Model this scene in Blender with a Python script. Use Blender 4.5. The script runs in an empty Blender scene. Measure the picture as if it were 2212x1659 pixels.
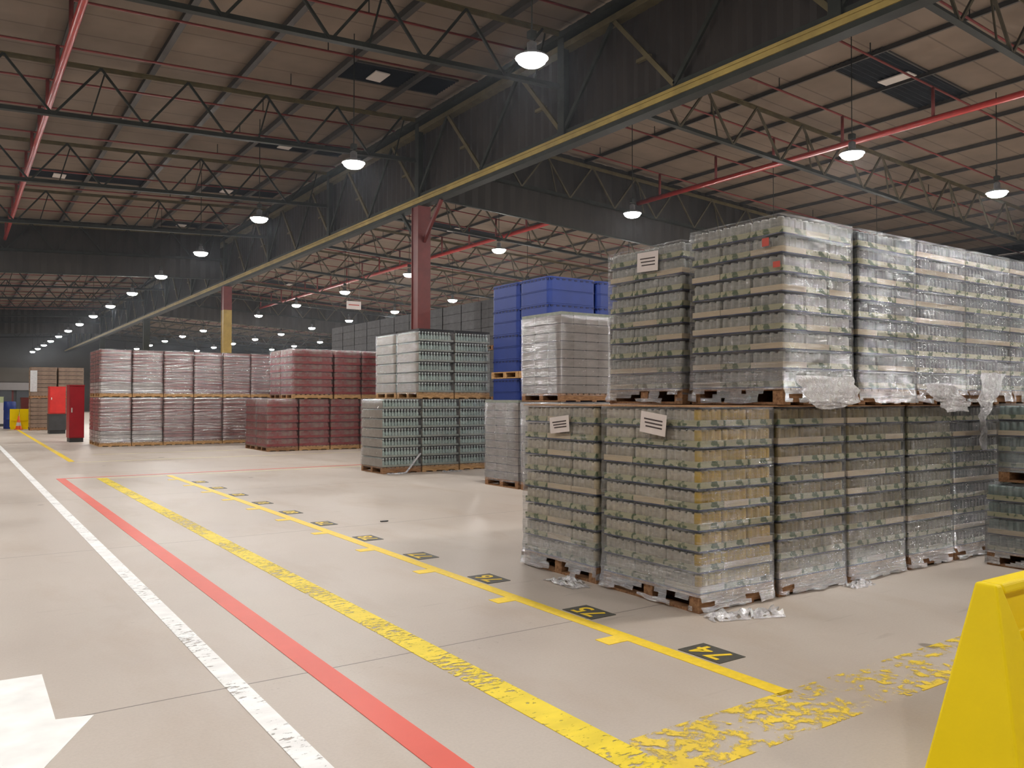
import bpy, math, random
from mathutils import Vector, Matrix, noise
SC = bpy.context.scene
COL = SC.collection
R_ = math.radians

# ---------------------------------------------------------------- camera, world, exposure
cam_d = bpy.data.cameras.new('camera'); cam = bpy.data.objects.new('camera', cam_d); COL.objects.link(cam)
YAW, PIT, ROL, FPX, EYE = 0.599382645, 0.0189895259, 0.00130197443, 1769.93406, 1.62
fw = Vector((math.sin(YAW)*math.cos(PIT), math.cos(YAW)*math.cos(PIT), math.sin(PIT)))
rt = Vector((math.cos(YAW), -math.sin(YAW), 0)); up = rt.cross(fw)
rt, up = math.cos(ROL)*rt + math.sin(ROL)*up, -math.sin(ROL)*rt + math.cos(ROL)*up
m = Matrix((rt, up, -fw)).transposed().to_4x4(); m.translation = (0, 0, EYE); cam.matrix_world = m
cam_d.sensor_fit = 'HORIZONTAL'; cam_d.sensor_width = 36; cam_d.lens = 36*FPX/2212
cam_d.clip_start = 0.05; cam_d.clip_end = 400
SC.camera = cam
wd = bpy.data.worlds.new('world'); SC.world = wd; wd.use_nodes = True
wd.node_tree.nodes['Background'].inputs[0].default_value = (0.3, 0.33, 0.4, 1)
wd.node_tree.nodes['Background'].inputs[1].default_value = 0.02
vs = SC.view_settings
vs.view_transform = 'Standard'; vs.look = 'None'; vs.gamma = 1; vs.use_curve_mapping = False
vs.exposure = 0.88
LAMP = 230.0          # radiance of the lamp lenses
SC.cycles.use_denoising = True
SC.cycles.max_bounces = 7; SC.cycles.diffuse_bounces = 4; SC.cycles.glossy_bounces = 3
SC.cycles.transparent_max_bounces = 16; SC.cycles.transmission_bounces = 2
SC.cycles.sample_clamp_indirect = 6; SC.cycles.caustics_reflective = False; SC.cycles.caustics_refractive = False
SC.cycles.use_light_tree = True

# ---------------------------------------------------------------- materials
def hexc(h):
    c = [int(h[i:i+2], 16)/255 for i in (0, 2, 4)]
    return tuple((x/12.92 if x <= .04045 else ((x+.055)/1.055)**2.4) for x in c) + (1,)
class NT:
    def __init__(s, name):
        s.m = bpy.data.materials.new(name); s.m.use_nodes = True; s.t = s.m.node_tree; s.n = s.t.nodes
        s.b = s.n['Principled BSDF']; s.o = s.n['Material Output']
    def add(s, ty, **kw):
        x = s.n.new(ty)
        for k, v in kw.items(): setattr(x, k, v)
        return x
    def l(s, a, b): s.t.links.new(a, b)
    def coord(s, scale=(1, 1, 1), space='Object', rot=(0, 0, 0)):
        tc = s.add('ShaderNodeTexCoord') if space != 'World' else s.add('ShaderNodeNewGeometry')
        mp = s.add('ShaderNodeMapping'); mp.inputs['Scale'].default_value = scale; mp.inputs['Rotation'].default_value = rot
        s.l(tc.outputs['Position' if space == 'World' else space], mp.inputs['Vector']); return mp.outputs[0]
    def noise(s, vec, scale=5, detail=3, rough=.5, dist=0):
        x = s.add('ShaderNodeTexNoise'); x.inputs['Scale'].default_value = scale; x.inputs['Detail'].default_value = detail
        x.inputs['Roughness'].default_value = rough; x.inputs['Distortion'].default_value = dist
        s.l(vec, x.inputs['Vector']); return x.outputs[0]
    def ramp(s, fac, stops):
        x = s.add('ShaderNodeValToRGB'); e = x.color_ramp.elements
        while len(e) < len(stops): e.new(.5)
        for el, (p, c) in zip(e, stops):
            el.position = p; el.color = c if len(c) == 4 else tuple(c)+(1,)
        s.l(fac, x.inputs[0]); return x.outputs[0]
    def mix(s, f, a, b, bt='MIX'):
        x = s.add('ShaderNodeMix', data_type='RGBA', blend_type=bt)
        for v, i in ((f, 0), (a, 6), (b, 7)):
            if hasattr(v, 'links') or isinstance(v, bpy.types.NodeSocket): s.l(v, x.inputs[i])
            else: x.inputs[i].default_value = v
        return x.outputs[2]
    def math(s, op, a, b=0):
        x = s.add('ShaderNodeMath', operation=op)
        for v, i in ((a, 0), (b, 1)):
            if isinstance(v, bpy.types.NodeSocket): s.l(v, x.inputs[i])
            else: x.inputs[i].default_value = v
        return x.outputs[0]
    def bump(s, h, strength=.3, dist=.01):
        x = s.add('ShaderNodeBump'); x.inputs['Strength'].default_value = strength; x.inputs['Distance'].default_value = dist
        s.l(h, x.inputs['Height']); s.l(x.outputs[0], s.b.inputs['Normal']); return x
    def set(s, col=None, rough=.6, metal=0, spec=.5):
        if col is not None:
            if isinstance(col, bpy.types.NodeSocket): s.l(col, s.b.inputs['Base Color'])
            else: s.b.inputs['Base Color'].default_value = col
        s.b.inputs['Roughness'].default_value = rough; s.b.inputs['Metallic'].default_value = metal
        s.b.inputs['Specular IOR Level'].default_value = spec
        return s
def sc(c, k): return (c[0]*k, c[1]*k, c[2]*k, 1)
def simple(name, col, rough=.6, var=.25, scale=6, metal=0, spec=.4, stretch=(1, 1, 1)):
    t = NT(name); n = t.noise(t.coord(stretch), scale, 4, .6)
    t.set(t.ramp(n, [(.3, sc(col, 1-var)), (.7, sc(col, 1+var*.6))]), rough, metal, spec)
    t.bump(n, .15, .005); return t.m
def objcol(name, rough=.6, var=.2, scale=9, mul=1.0, spec=.4, stretch=(1, 1, 1)):
    t = NT(name); oi = t.add('ShaderNodeObjectInfo'); n = t.noise(t.coord(stretch), scale, 3, .6)
    r = t.ramp(n, [(.3, (1-var,)*3), (.7, (mul, mul, mul))])
    t.set(t.mix(1.0, oi.outputs['Color'], r, 'MULTIPLY'), rough, 0, spec); return t.m

M = {}
def mk_floor():
    t = NT('worn_concrete'); v = t.coord((1, 1, 1), 'World')
    n1 = t.noise(v, .35, 5, .55); n2 = t.noise(t.coord((1.2, .5, 1), 'World'), 1.1, 5, .6, .4); n3 = t.noise(v, 60, 3, .7)
    base = t.ramp(n1, [(.3, hexc('ada196')), (.5, hexc('b8ada2')), (.72, hexc('c2b8ae'))])
    st = t.ramp(n2, [(.5, (1, 1, 1)), (.68, (.86, .80, .73)), (.85, (.72, .64, .55))])
    c = t.mix(.55, base, st, 'MULTIPLY')
    sp = t.ramp(n3, [(.3, (.9, .9, .9)), (.6, (1.03, 1.03, 1.03))]); c = t.mix(.6, c, sp, 'MULTIPLY')
    sep = t.add('ShaderNodeSeparateXYZ'); t.l(v, sep.inputs[0])
    # sawn joints: narrow dark lines every 5.1 m
    y = sep.outputs[1]; w = t.noise(t.coord((1, 1, 1), 'World'), .8, 2)
    yy = t.math('ADD', y, t.math('MULTIPLY', t.math('SUBTRACT', w, .5), .03))
    f = t.math('ABSOLUTE', t.math('SUBTRACT', t.math('FRACT', t.math('DIVIDE', t.math('SUBTRACT', yy, 4.72-2.55), 5.1)), .5))
    line = t.math('LESS_THAN', f, .0011)
    near = t.math('LESS_THAN', t.math('SUBTRACT', f, .0011), .035)
    pit = t.math('MULTIPLY', near, t.math('GREATER_THAN', t.noise(v, 26, 4, .7), .62))
    pit = t.math('MULTIPLY', pit, t.math('GREATER_THAN', t.noise(v, 1.0, 2), .52))
    c = t.mix(t.math('MULTIPLY', pit, .35), c, hexc('8a7d70'))
    c = t.mix(t.math('MULTIPLY', line, .8), c, hexc('4a423b'))
    # dark scuffs, pale scratches and small oil spots
    sc1 = t.noise(t.coord((1.2, 7, 1), 'World', (0, 0, .35)), 1.3, 3, .5)
    c = t.mix(t.ramp(sc1, [(.66, (0, 0, 0)), (.8, (.35, .35, .35))]), c, hexc('7d7064'))
    sp2 = t.noise(v, 2.2, 1, .2); c = t.mix(t.ramp(sp2, [(.785, (0, 0, 0)), (.80, (.6, .6, .6))]), c, hexc('5d5349'))
    t.set(c, .42, 0, .35)
    rr = t.ramp(n1, [(.3, (.36,)*3), (.7, (.52,)*3)]); t.l(rr, t.b.inputs['Roughness'])
    t.bump(t.noise(v, 35, 4, .6), .06, .003)
    return t.m
M['floor'] = mk_floor()

def paint(name, col, lo, hi, rough=.5, scale=16, stretch=(1, 1, 1), edge=0.0):
    """road paint worn through to the concrete"""
    t = NT(name); v = t.coord(stretch, 'World'); n = t.noise(v, scale, 5, .7, .3); big = t.noise(t.coord((1, 1, 1), 'World'), 1.3, 2)
    a = t.math('ADD', n, t.math('MULTIPLY', t.math('SUBTRACT', big, .5), .45))
    al = t.ramp(a, [(lo, (0, 0, 0)), (hi, (1, 1, 1))])
    n2 = t.noise(v, 4, 3); t.set(t.ramp(n2, [(.3, sc(col, .86)), (.7, sc(col, 1.05))]), rough, 0, .35)
    t.l(al, t.b.inputs['Alpha']); return t.m
M['white_paint'] = paint('white_paint', (.93, .93, .92, 1), .31, .40, .5, 14, (1, 2.2, 1))
M['arrow_paint'] = paint('arrow_paint', (.95, .95, .93, 1), .22, .30, .5, 12)
M['yellow_paint'] = paint('yellow_paint', (.86, .66, .02, 1), .38, .48, .5, 13, (1, 2.2, 1))
M['yellow_worn'] = paint('yellow_worn', (.80, .58, .05, 1), .46, .56, .5, 9)
M['yellow_line_thin'] = simple('yellow_tape', (.88, .62, .03, 1), .45, .12, 20)
M['red_tape'] = simple('red_tape', (.70, .085, .05, 1), .45, .06, 2)
M['pale_line'] = simple('pale_line', (.78, .72, .42, 1), .5, .15, 3)
M['plate_black'] = simple('plate_black', (.075, .072, .06, 1), .5, .25, 40)

def mk_roof():
    t = NT('roof_lining'); v = t.coord((1, 1, 1), 'World'); n = t.noise(v, .5, 4, .6)
    c = t.ramp(n, [(.3, hexc('716559')), (.7, hexc('85776a'))])
    sep = t.add('ShaderNodeSeparateXYZ'); t.l(v, sep.inputs[0])
    f = t.math('ABSOLUTE', t.math('SUBTRACT', t.math('FRACT', t.math('DIVIDE', sep.outputs[1], 1.22)), .5))
    c = t.mix(t.math('MULTIPLY', t.math('LESS_THAN', f, .018), .45), c, hexc('3c332d'))
    t.set(c, .8, 0, .2); t.bump(n, .1, .02); return t.m
M['roof'] = mk_roof()
M['steel_dark'] = simple('steel_dark', (.024, .026, .021, 1), .65, .3, 3, 0, .2)
M['steel_olive'] = simple('steel_olive', (.10, .08, .04, 1), .6, .3, 3, 0, .2)
M['steel_olive2'] = simple('steel_olive_dull', (.085, .072, .045, 1), .6, .3, 3, 0, .2)
M['steel_yellow'] = simple('steel_yellow', (.29, .21, .06, 1), .45, .3, 2)
M['purlin'] = simple('purlin', (.05, .045, .04, 1), .6, .25, 3)
M['pipe_red'] = simple('pipe_red', (.42, .035, .03, 1), .35, .2, 4)
M['pipe_red_dull'] = simple('pipe_red_dull', (.20, .035, .032, 1), .5, .2, 4)
M['column_red'] = simple('column_red', (.12, .022, .02, 1), .5, .25, 2)
M['column_yellow'] = simple('column_yellow', (.28, .19, .05, 1), .5, .25, 2)
def corr(name, col, pitch):
    t = NT(name); n = t.noise(t.coord((1, 1, .3)), 1.2, 4, .6)
    t.set(t.ramp(n, [(.3, sc(col, .75)), (.7, sc(col, 1.2))]), .7, 0, .25); return t.m
M['cladding_dark'] = corr('cladding_dark', (.03, .024, .021, 1), .2)
M['curtain'] = corr('curtain', (.03, .026, .022, 1), .2)
M['skylight'] = simple('skylight_dusk', (.008, .011, .016, 1), .7, .3, 2, 0, .15)
M['lamp_house'] = simple('lamp_housing', (.25, .26, .27, 1), .35, .15, 8, .6)
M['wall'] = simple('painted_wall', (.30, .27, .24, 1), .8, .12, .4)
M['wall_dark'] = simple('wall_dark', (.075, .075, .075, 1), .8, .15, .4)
M['fascia'] = simple('fascia', (.11, .10, .09, 1), .8, .12, .4)
M['lintel'] = simple('lintel', (.27, .25, .25, 1), .7, .08, 1)
M['white_beam'] = simple('white_beam', (.62, .58, .55, 1), .6, .08, 1)
M['door_dark'] = simple('door_dark', (.03, .035, .045, 1), .3, .2, 1)
def mk_lens():
    t = NT('lamp_lens'); e = t.add('ShaderNodeEmission'); e.inputs[0].default_value = (1.0, .965, .925, 1); e.inputs[1].default_value = LAMP
    t.l(e.outputs[0], t.o.inputs['Surface']); return t.m
M['lens'] = mk_lens()
def wood(name, c1, c2):
    t = NT(name); v = t.coord((3, 14, 14)); n = t.noise(v, 2.5, 5, .65, .4)
    t.set(t.ramp(n, [(.3, hexc(c1)), (.7, hexc(c2))]), .75, 0, .2); t.bump(n, .3, .004); return t.m
M['wood'] = wood('pallet_wood', '6b4a33', 'a98260')
M['wood_light'] = wood('pallet_wood_light', '8f6b45', 'd0a878')
M['card'] = wood('cardboard', '8a6647', 'b08a66')
M['slip'] = simple('blue_slip_sheet', (.022, .035, .095, 1), .5, .3, 6)
M['slip_dark'] = simple('dark_slip', (.03, .03, .03, 1), .5, .3, 6)
M['can_side'] = objcol('can_print', .42, .35, 14, 1.15, .5)
def mk_front():
    t = NT('can_front_print'); oi = t.add('ShaderNodeObjectInfo'); n = t.noise(t.coord((1, 1, 1)), 5, 3, .6)
    w = t.math('MULTIPLY', oi.outputs['Alpha'], 1.0)
    c = t.mix(oi.outputs['Alpha'], oi.outputs['Color'], (.36, .235, .012, 1))
    t.set(t.mix(1.0, c, t.ramp(n, [(.3, (.6, .6, .6)), (.7, (1.15, 1.15, 1.15))]), 'MULTIPLY'), .45, 0, .4); return t.m
M['can_front'] = mk_front()
def mk_tray():
    t = NT('can_tray_print'); oi = t.add('ShaderNodeObjectInfo'); v = t.coord((1, 1, 1)); n = t.noise(v, 16, 2, .5)
    g = t.ramp(n, [(.52, (0, 0, 0)), (.6, (1, 1, 1))])
    on = t.math('MULTIPLY', g, t.math('GREATER_THAN', oi.outputs['Random'], .3))
    base = t.mix(t.math('LESS_THAN', oi.outputs['Random'], .3), hexc('9a987c'), hexc('b3a48c'))
    t.set(t.mix(on, base, hexc('46573a')), .55, 0, .3); return t.m
M['tray'] = mk_tray()
M['can_top'] = simple('can_top', (.45, .46, .46, 1), .3, .15, 20, .7)
M['bottle'] = objcol('bottle_glass', .25, .3, 20, 1.1, .6)
M['bottle_cap'] = simple('bottle_cap', (.62, .68, .66, 1), .4, .1, 20)
M['bottle_tray'] = simple('bottle_tray', (.30, .33, .28, 1), .6, .2, 12)
def mk_redcan():
    t = NT('red_pack'); v = t.coord((1, 1, 1)); n = t.noise(v, 7, 3, .6)
    t.set(t.ramp(n, [(.36, hexc('7c2a2e')), (.46, hexc('7d4643')), (.62, hexc('866860'))]), .4, 0, .5); return t.m
M['red_pack'] = mk_redcan()
M['red_tray'] = simple('red_tray', (.27, .03, .035, 1), .5, .25, 8)
M['flat'] = objcol('flat_pack', .45, .25, 6, 1.1, .5, (1, 1, 2.5))
M['flat_lip_sheen'] = objcol('flat_pack_lip_sheen', .35, .1, 6, 1.5, .6)  # slip sheet lip, lightened to paint the white highlights on layer edges
M['flat_end'] = objcol('flat_pack_end', .45, .2, 6, 2.6, .4)
M['beige_card'] = simple('beige_card', (.30, .265, .23, 1), .6, .18, 7)
M['carton'] = objcol('carton_board', .65, .2, 5, 1.1, .3, (1, 1, 2))
M['blue'] = simple('blue_plastic', (.011, .034, .20, 1), .5, .12, 3, 0, .5)
M['blue_dark'] = simple('blue_plastic_slot', (.006, .012, .07, 1), .5, .1, 3)
M['paper'] = simple('paper', (.62, .56, .54, 1), .7, .06, 6)
M['ink'] = simple('ink', (.06, .045, .045, 1), .7, .1, 6)
M['red_print'] = simple('red_print', (.45, .07, .05, 1), .6, .1, 6)
M['strap'] = simple('strap_dark', (.015, .02, .03, 1), .4, .2, 9)
M['barrier'] = simple('yellow_plastic', (.88, .66, .002, 1), .5, .05, 2, 0, .15)
M['cab_red'] = simple('cabinet_red', (.36, .012, .022, 1), .4, .15, 2)
M['cab_bright'] = simple('cabinet_bright_red', (.62, .03, .025, 1), .4, .15, 2)
M['grey_dark'] = simple('grey_metal', (.05, .05, .052, 1), .5, .2, 3)
M['orange'] = simple('orange_cone', (.85, .12, .02, 1), .5, .1, 3)
M['fuel_green'] = simple('pale_green', (.40, .45, .25, 1), .6, .2, 3)
def mk_film(name, lo, hi, col=(.72, .76, .80, 1), rough=.16, scale=(3, 3, 26), rot=(.12, .1, 0), thick_z=None, extra=.5, gloss=.62, bd=.03):
    """thin clear plastic: mostly see-through, with glossy wrinkles"""
    t = NT(name); v = t.coord(scale, 'Object', rot); n = t.noise(v, 3.0, 5, .65, .6); n2 = t.noise(t.coord((1, 1, 1)), 2.3, 3, .5)
    a = t.math('ADD', t.ramp(n, [(.46, (lo,)*3), (.66, (hi,)*3)]), t.math('MULTIPLY', t.ramp(n2, [(.48, (0, 0, 0)), (.75, (1, 1, 1))]), .10))
    if thick_z:
        sep = t.add('ShaderNodeSeparateXYZ'); t.l(t.coord((1, 1, 1)), sep.inputs[0])
        zz = t.math('ADD', sep.outputs[2], t.math('MULTIPLY', t.noise(t.coord((1, 1, .4)), 3, 3), .25))
        mr = t.add('ShaderNodeMapRange'); t.l(zz, mr.inputs[0]); mr.inputs[1].default_value = thick_z; mr.inputs[2].default_value = .12
        mr.inputs[3].default_value = 0; mr.inputs[4].default_value = extra
        a = t.math('ADD', a, mr.outputs[0])
    b = t.bump(n, 1.0, bd)
    df = t.add('ShaderNodeBsdfDiffuse'); df.inputs[0].default_value = col; gl = t.add('ShaderNodeBsdfGlossy'); gl.inputs['Roughness'].default_value = rough
    gl.inputs['Color'].default_value = (.95, .97, 1, 1); t.l(b.outputs[0], gl.inputs['Normal']); t.l(b.outputs[0], df.inputs['Normal'])
    m2 = t.add('ShaderNodeMixShader'); m2.inputs[0].default_value = gloss; t.l(df.outputs[0], m2.inputs[1]); t.l(gl.outputs[0], m2.inputs[2])
    tr = t.add('ShaderNodeBsdfTransparent'); mx = t.add('ShaderNodeMixShader')
    lw = t.add('ShaderNodeLayerWeight'); lw.inputs[0].default_value = .25; t.l(b.outputs[0], lw.inputs['Normal'])
    a = t.math('MINIMUM', t.math('ADD', a, t.math('MULTIPLY', lw.outputs['Fresnel'], .22)), .92)
    t.l(a, mx.inputs[0]); t.l(tr.outputs[0], mx.inputs[1]); t.l(m2.outputs[0], mx.inputs[2]); t.n.remove(t.b); t.l(mx.outputs[0], t.o.inputs['Surface'])
    return t.m
M['film'] = mk_film('stretch_film', .06, .30, rough=.14, scale=(1.3, 1.3, 20), rot=(.08, .06, 0), gloss=.75, thick_z=.62, extra=.5)
M['film_far'] = mk_film('stretch_film_thin', .04, .2, (.7, .68, .68, 1), .2, (2, 2, 20))
M['film_gloss'] = mk_film('stretch_film_shiny', .10, .75, (.6, .5, .52, 1), .17, (.3, .3, 8), (.0, .015, 0), gloss=.93, bd=.02)
M['film_scrap'] = mk_film('film_scrap', .5, .9, (.85, .83, .84, 1), .18, (6, 6, 6), gloss=.5)

# ---------------------------------------------------------------- mesh builder
class MB:
    def __init__(s): s.v = []; s.f = []; s.mi = []; s.mats = []; s.cur = 0; s.smooth = []
    def mat(s, k):
        if k not in s.mats: s.mats.append(k)
        s.cur = s.mats.index(k); return s
    def face(s, idx, sm=False): s.f.append(idx); s.mi.append(s.cur); s.smooth.append(sm)
    def box(s, x0, y0, z0, x1, y1, z1, skip=''):
        b = len(s.v)
        s.v += [(x0, y0, z0), (x1, y0, z0), (x1, y1, z0), (x0, y1, z0), (x0, y0, z1), (x1, y0, z1), (x1, y1, z1), (x0, y1, z1)]
        for c, q in (('b', (3, 2, 1, 0)), ('t', (4, 5, 6, 7)), ('y', (0, 1, 5, 4)), ('X', (1, 2, 6, 5)), ('Y', (2, 3, 7, 6)), ('x', (3, 0, 4, 7))):
            if c not in skip: s.face([b+i for i in q])
        return s
    def bar(s, p, q, w, h=None):
        """rectangular member from p to q"""
        p, q = Vector(p), Vector(q); h = h or w; d = (q-p).normalized()
        a = Vector((0, 0, 1)) if abs(d.z) < .95 else Vector((0, 1, 0))
        x = d.cross(a).normalized()*w/2; y = x.cross(d).normalized()*h/2
        b = len(s.v)
        for c in (p, q):
            for sx, sy in ((-1, -1), (1, -1), (1, 1), (-1, 1)): s.v.append(tuple(c + x*sx + y*sy))
        for i in range(4): s.face([b+i, b+(i+1) % 4, b+4+(i+1) % 4, b+4+i])
        s.face([b+3, b+2, b+1, b]); s.face([b+4, b+5, b+6, b+7]); return s
    def tube(s, pts, r, n=10, cap=True):
        pts = [Vector(p) for p in pts]; rings = []
        for i, p in enumerate(pts):
            d = (pts[min(i+1, len(pts)-1)] - pts[max(i-1, 0)]).normalized()
            a = Vector((0, 0, 1)) if abs(d.z) < .9 else Vector((1, 0, 0))
            x = d.cross(a).normalized(); y = x.cross(d).normalized(); b = len(s.v); rings.append(b)
            for k in range(n):
                t = 2*math.pi*k/n; s.v.append(tuple(p + x*math.cos(t)*r + y*math.sin(t)*r))
        for a, b in zip(rings, rings[1:]):
            for k in range(n): s.face([a+k, a+(k+1) % n, b+(k+1) % n, b+k], True)
        if cap: s.face([rings[0]+k for k in range(n)][::-1]); s.face([rings[-1]+k for k in range(n)])
        return s
    def lathe(s, prof, c=(0, 0, 0), n=12, mats=None, top=True, bot=False):
        rings = []
        for r, z in prof:
            b = len(s.v); rings.append(b)
            for k in range(n):
                t = 2*math.pi*k/n; s.v.append((c[0]+r*math.cos(t), c[1]+r*math.sin(t), c[2]+z))
        for i, (a, b) in enumerate(zip(rings, rings[1:])):
            if mats: s.mat(mats[i])
            for k in range(n): s.face([a+k, a+(k+1) % n, b+(k+1) % n, b+k], True)
        if top: s.face([rings[-1]+k for k in range(n)])
        if bot: s.face([rings[0]+k for k in range(n)][::-1])
        return s
    def poly(s, pts):
        b = len(s.v); s.v += [tuple(p) for p in pts]; s.face(list(range(b, b+len(pts)))); return s
    def prism(s, xy, z0, z1, sm=False):
        b = len(s.v); n = len(xy)
        s.v += [(x, y, z0) for x, y in xy] + [(x, y, z1) for x, y in xy]
        for i in range(n): s.face([b+i, b+(i+1) % n, b+n+(i+1) % n, b+n+i], sm)
        s.face([b+i for i in range(n)][::-1]); s.face([b+n+i for i in range(n)]); return s
    def mesh(s, name):
        me = bpy.data.meshes.new(name); me.from_pydata(s.v, [], s.f)
        for k in s.mats: me.materials.append(M[k])
        me.polygons.foreach_set('material_index', s.mi); me.polygons.foreach_set('use_smooth', s.smooth)
        me.validate(); me.update(); return me
def link(name, me, parent=None, loc=(0, 0, 0), rz=0, color=None):
    o = bpy.data.objects.new(name, me); COL.objects.link(o); o.parent = parent; o.location = loc; o.rotation_euler = (0, 0, rz)
    if color: o.color = color
    return o
def tag(o, label=None, cat=None, group=None, kind=None):
    if label: o['label'] = label
    if cat: o['category'] = cat
    if group: o['group'] = group
    if kind: o['kind'] = kind
    return o
def empty(name, loc=(0, 0, 0), rz=0): return link(name, None, None, loc, rz)
def rr(w, d, r, n=4):
    """rounded rectangle outline centred on the origin"""
    o = []
    for cx, cy, a in ((w/2-r, d/2-r, 0), (-w/2+r, d/2-r, 90), (-w/2+r, -d/2+r, 180), (w/2-r, -d/2+r, 270)):
        for k in range(n+1):
            t = R_(a+90*k/n); o.append((cx+r*math.cos(t), cy+r*math.sin(t)))
    return o
ORD = ['first', 'second', 'third', 'fourth', 'fifth', 'sixth', 'seventh', 'eighth', 'ninth', 'tenth', 'eleventh', 'twelfth',
       'thirteenth', 'fourteenth', 'fifteenth', 'sixteenth', 'seventeenth', 'eighteenth', 'nineteenth', 'twentieth']

# ---------------------------------------------------------------- building shell
YN, YF, XL, XR = -9.0, 119.0, -14.0, 48.0
GX, TP, T0 = 12.0, 7.3, 15.3            # girder line, truss pitch, first visible truss
def roofz(x): return 10.62 - .05*abs(x-GX)
def struct(o, label, cat): return tag(o, label, cat, None, 'structure')
b = MB().mat('floor'); b.box(XL, YN, -.2, XR, YF, 0)
struct(link('floor', b.mesh('floor')), 'beige concrete warehouse floor with saw cut joints', 'floor')
b = MB().mat('roof')
b.poly([(XL, YN, roofz(XL)), (XL, YF, roofz(XL)), (GX, YF, roofz(GX)), (GX, YN, roofz(GX))])
b.poly([(XL, YN, roofz(XL)+.15), (GX, YN, roofz(GX)+.15), (GX, YF, roofz(GX)+.15), (XL, YF, roofz(XL)+.15)])
struct(link('ceiling', b.mesh('ceiling')), 'brown lined roof slope left of the big girder', 'ceiling')
b = MB().mat('roof')
b.poly([(GX, YN, roofz(GX)), (GX, YF, roofz(GX)), (XR, YF, roofz(XR)), (XR, YN, roofz(XR))])
b.poly([(GX, YN, roofz(GX)+.15), (XR, YN, roofz(XR)+.15), (XR, YF, roofz(XR)+.15), (GX, YF, roofz(GX)+.15)])
struct(link('ceiling', b.mesh('ceiling')), 'brown lined roof slope right of the big girder', 'ceiling')
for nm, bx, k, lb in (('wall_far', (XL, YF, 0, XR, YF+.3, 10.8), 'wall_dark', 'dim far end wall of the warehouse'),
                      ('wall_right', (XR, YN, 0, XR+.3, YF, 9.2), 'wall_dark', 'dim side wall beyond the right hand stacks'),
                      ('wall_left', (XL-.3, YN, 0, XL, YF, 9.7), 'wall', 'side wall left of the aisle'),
                      ('wall_near', (XL, YN-.3, 0, XR, YN, 10.8), 'wall', 'end wall behind the camera')):
    b = MB().mat(k); b.box(*bx); struct(link(nm, b.mesh(nm)), lb, 'wall')
b = MB().mat('fascia'); b.box(-6, YF-.35, 3.7, 13, YF-.02, 5.5); struct(link('trim_1', b.mesh('trim')), 'pale brown fascia panel on the far end wall', 'wall panel')
b = MB().mat('lintel'); b.box(-6, YF-.5, 2.7, 13, YF-.02, 3.65); struct(link('trim_2', b.mesh('trim')), 'whitish lintel band across the far end wall', 'wall band')
for i, x in enumerate((-.5, 3.6, 6.6, 9.6)):
    b = MB().mat('door_dark'); b.box(x, YF-.1, 0, x+2.5, YF-.02, 2.68)
    b.mat('column_red'); b.box(x+2.5, YF-.14, 0, x+2.7, YF-.02, 2.68)
    struct(link('door_%d' % (i+1), b.mesh('door')), 'dark doorway in the far end wall, %s from the left' % ORD[i], 'door')

# purlins
gx_l = [10.42-2.08*k for k in range(12)]; gx_r = [14.6+2.08*k for k in range(17)]
for i, x in enumerate(gx_l + gx_r):
    z = roofz(x); b = MB().mat('purlin'); w, h = (.04, .19) if x < GX else (.018, .12)
    b.box(x-w, YN, z-h, x+w, YF, z-.012); b.box(x-w-(.03 if x < GX else .012), YN, z-h-.01, x+w+(.03 if x < GX else .012), YF, z-h+.005)
    o = link('roof_purlin', b.mesh('roof_purlin'))
    n = i if x < GX else i-len(gx_l)
    tag(o, 'dark roof purlin, %s %s of the big girder' % (ORD[n], 'left' if x < GX else 'right'), 'roof beam', 'purlins along the roof', 'structure')
# skylight strips (dark at night)
for i, (x0, x1, y0, y1, side) in enumerate(((8.35, 12.0-.35, 19.75, 21.0, 'L'), (8.35, 11.65, 27.2, 28.45, 'L'), (2.15, 6.3, 34.7, 35.9, 'L'), (8.35, 11.65, 34.7, 35.9, 'L'), (8.35, 11.65, 43.0, 44.1, 'L'),
                                            (18.72, 22.92, 11.35, 12.8, 'R'), (18.9, 22.9, 34.7, 36.2, 'R'), (18.72, 22.92, 58.6, 60.4, 'R'), (42.0, 46.0, 18.3, 20.6, 'R'))):
    b = MB(); n = 9
    for k in range(n):          # corrugated translucent sheet
        ya, yb = y0+(y1-y0)*k/n, y0+(y1-y0)*(k+1)/n; ym = (ya+yb)/2; b.mat('skylight')
        b.poly([(x0, ya, roofz(x0)-.01), (x0, ym, roofz(x0)-.045), (x1, ym, roofz(x1)-.045), (x1, ya, roofz(x1)-.01)])
        b.poly([(x0, ym, roofz(x0)-.045), (x0, yb, roofz(x0)-.01), (x1, yb, roofz(x1)-.01), (x1, ym, roofz(x1)-.045)])
    o = struct(link('window_%d' % (i+1), b.mesh('skylight')), 'dark rooflight strip %s of the girder, %s from the front' % ('left' if side == 'L' else 'right', ORD[i if side == 'L' else i-5]), 'rooflight')
    b = MB().mat('purlin'); z0, z1 = roofz(x0)-.02, roofz(x1)-.02
    for y in (y0, y1): b.bar((x0, y, z0), (x1, y, z1), .04, .06)
    link('skylight_frame', b.mesh('skylight_frame'), o)
    b = MB().mat('white_beam'); c = x0+.9 if side == 'L' else x0+1.6
    b.box(c, y0+.25, roofz(c)-.10, c+.42, y1-.35, roofz(c)-.07); link('vent_panel', b.mesh('vent_panel'), o)

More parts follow.
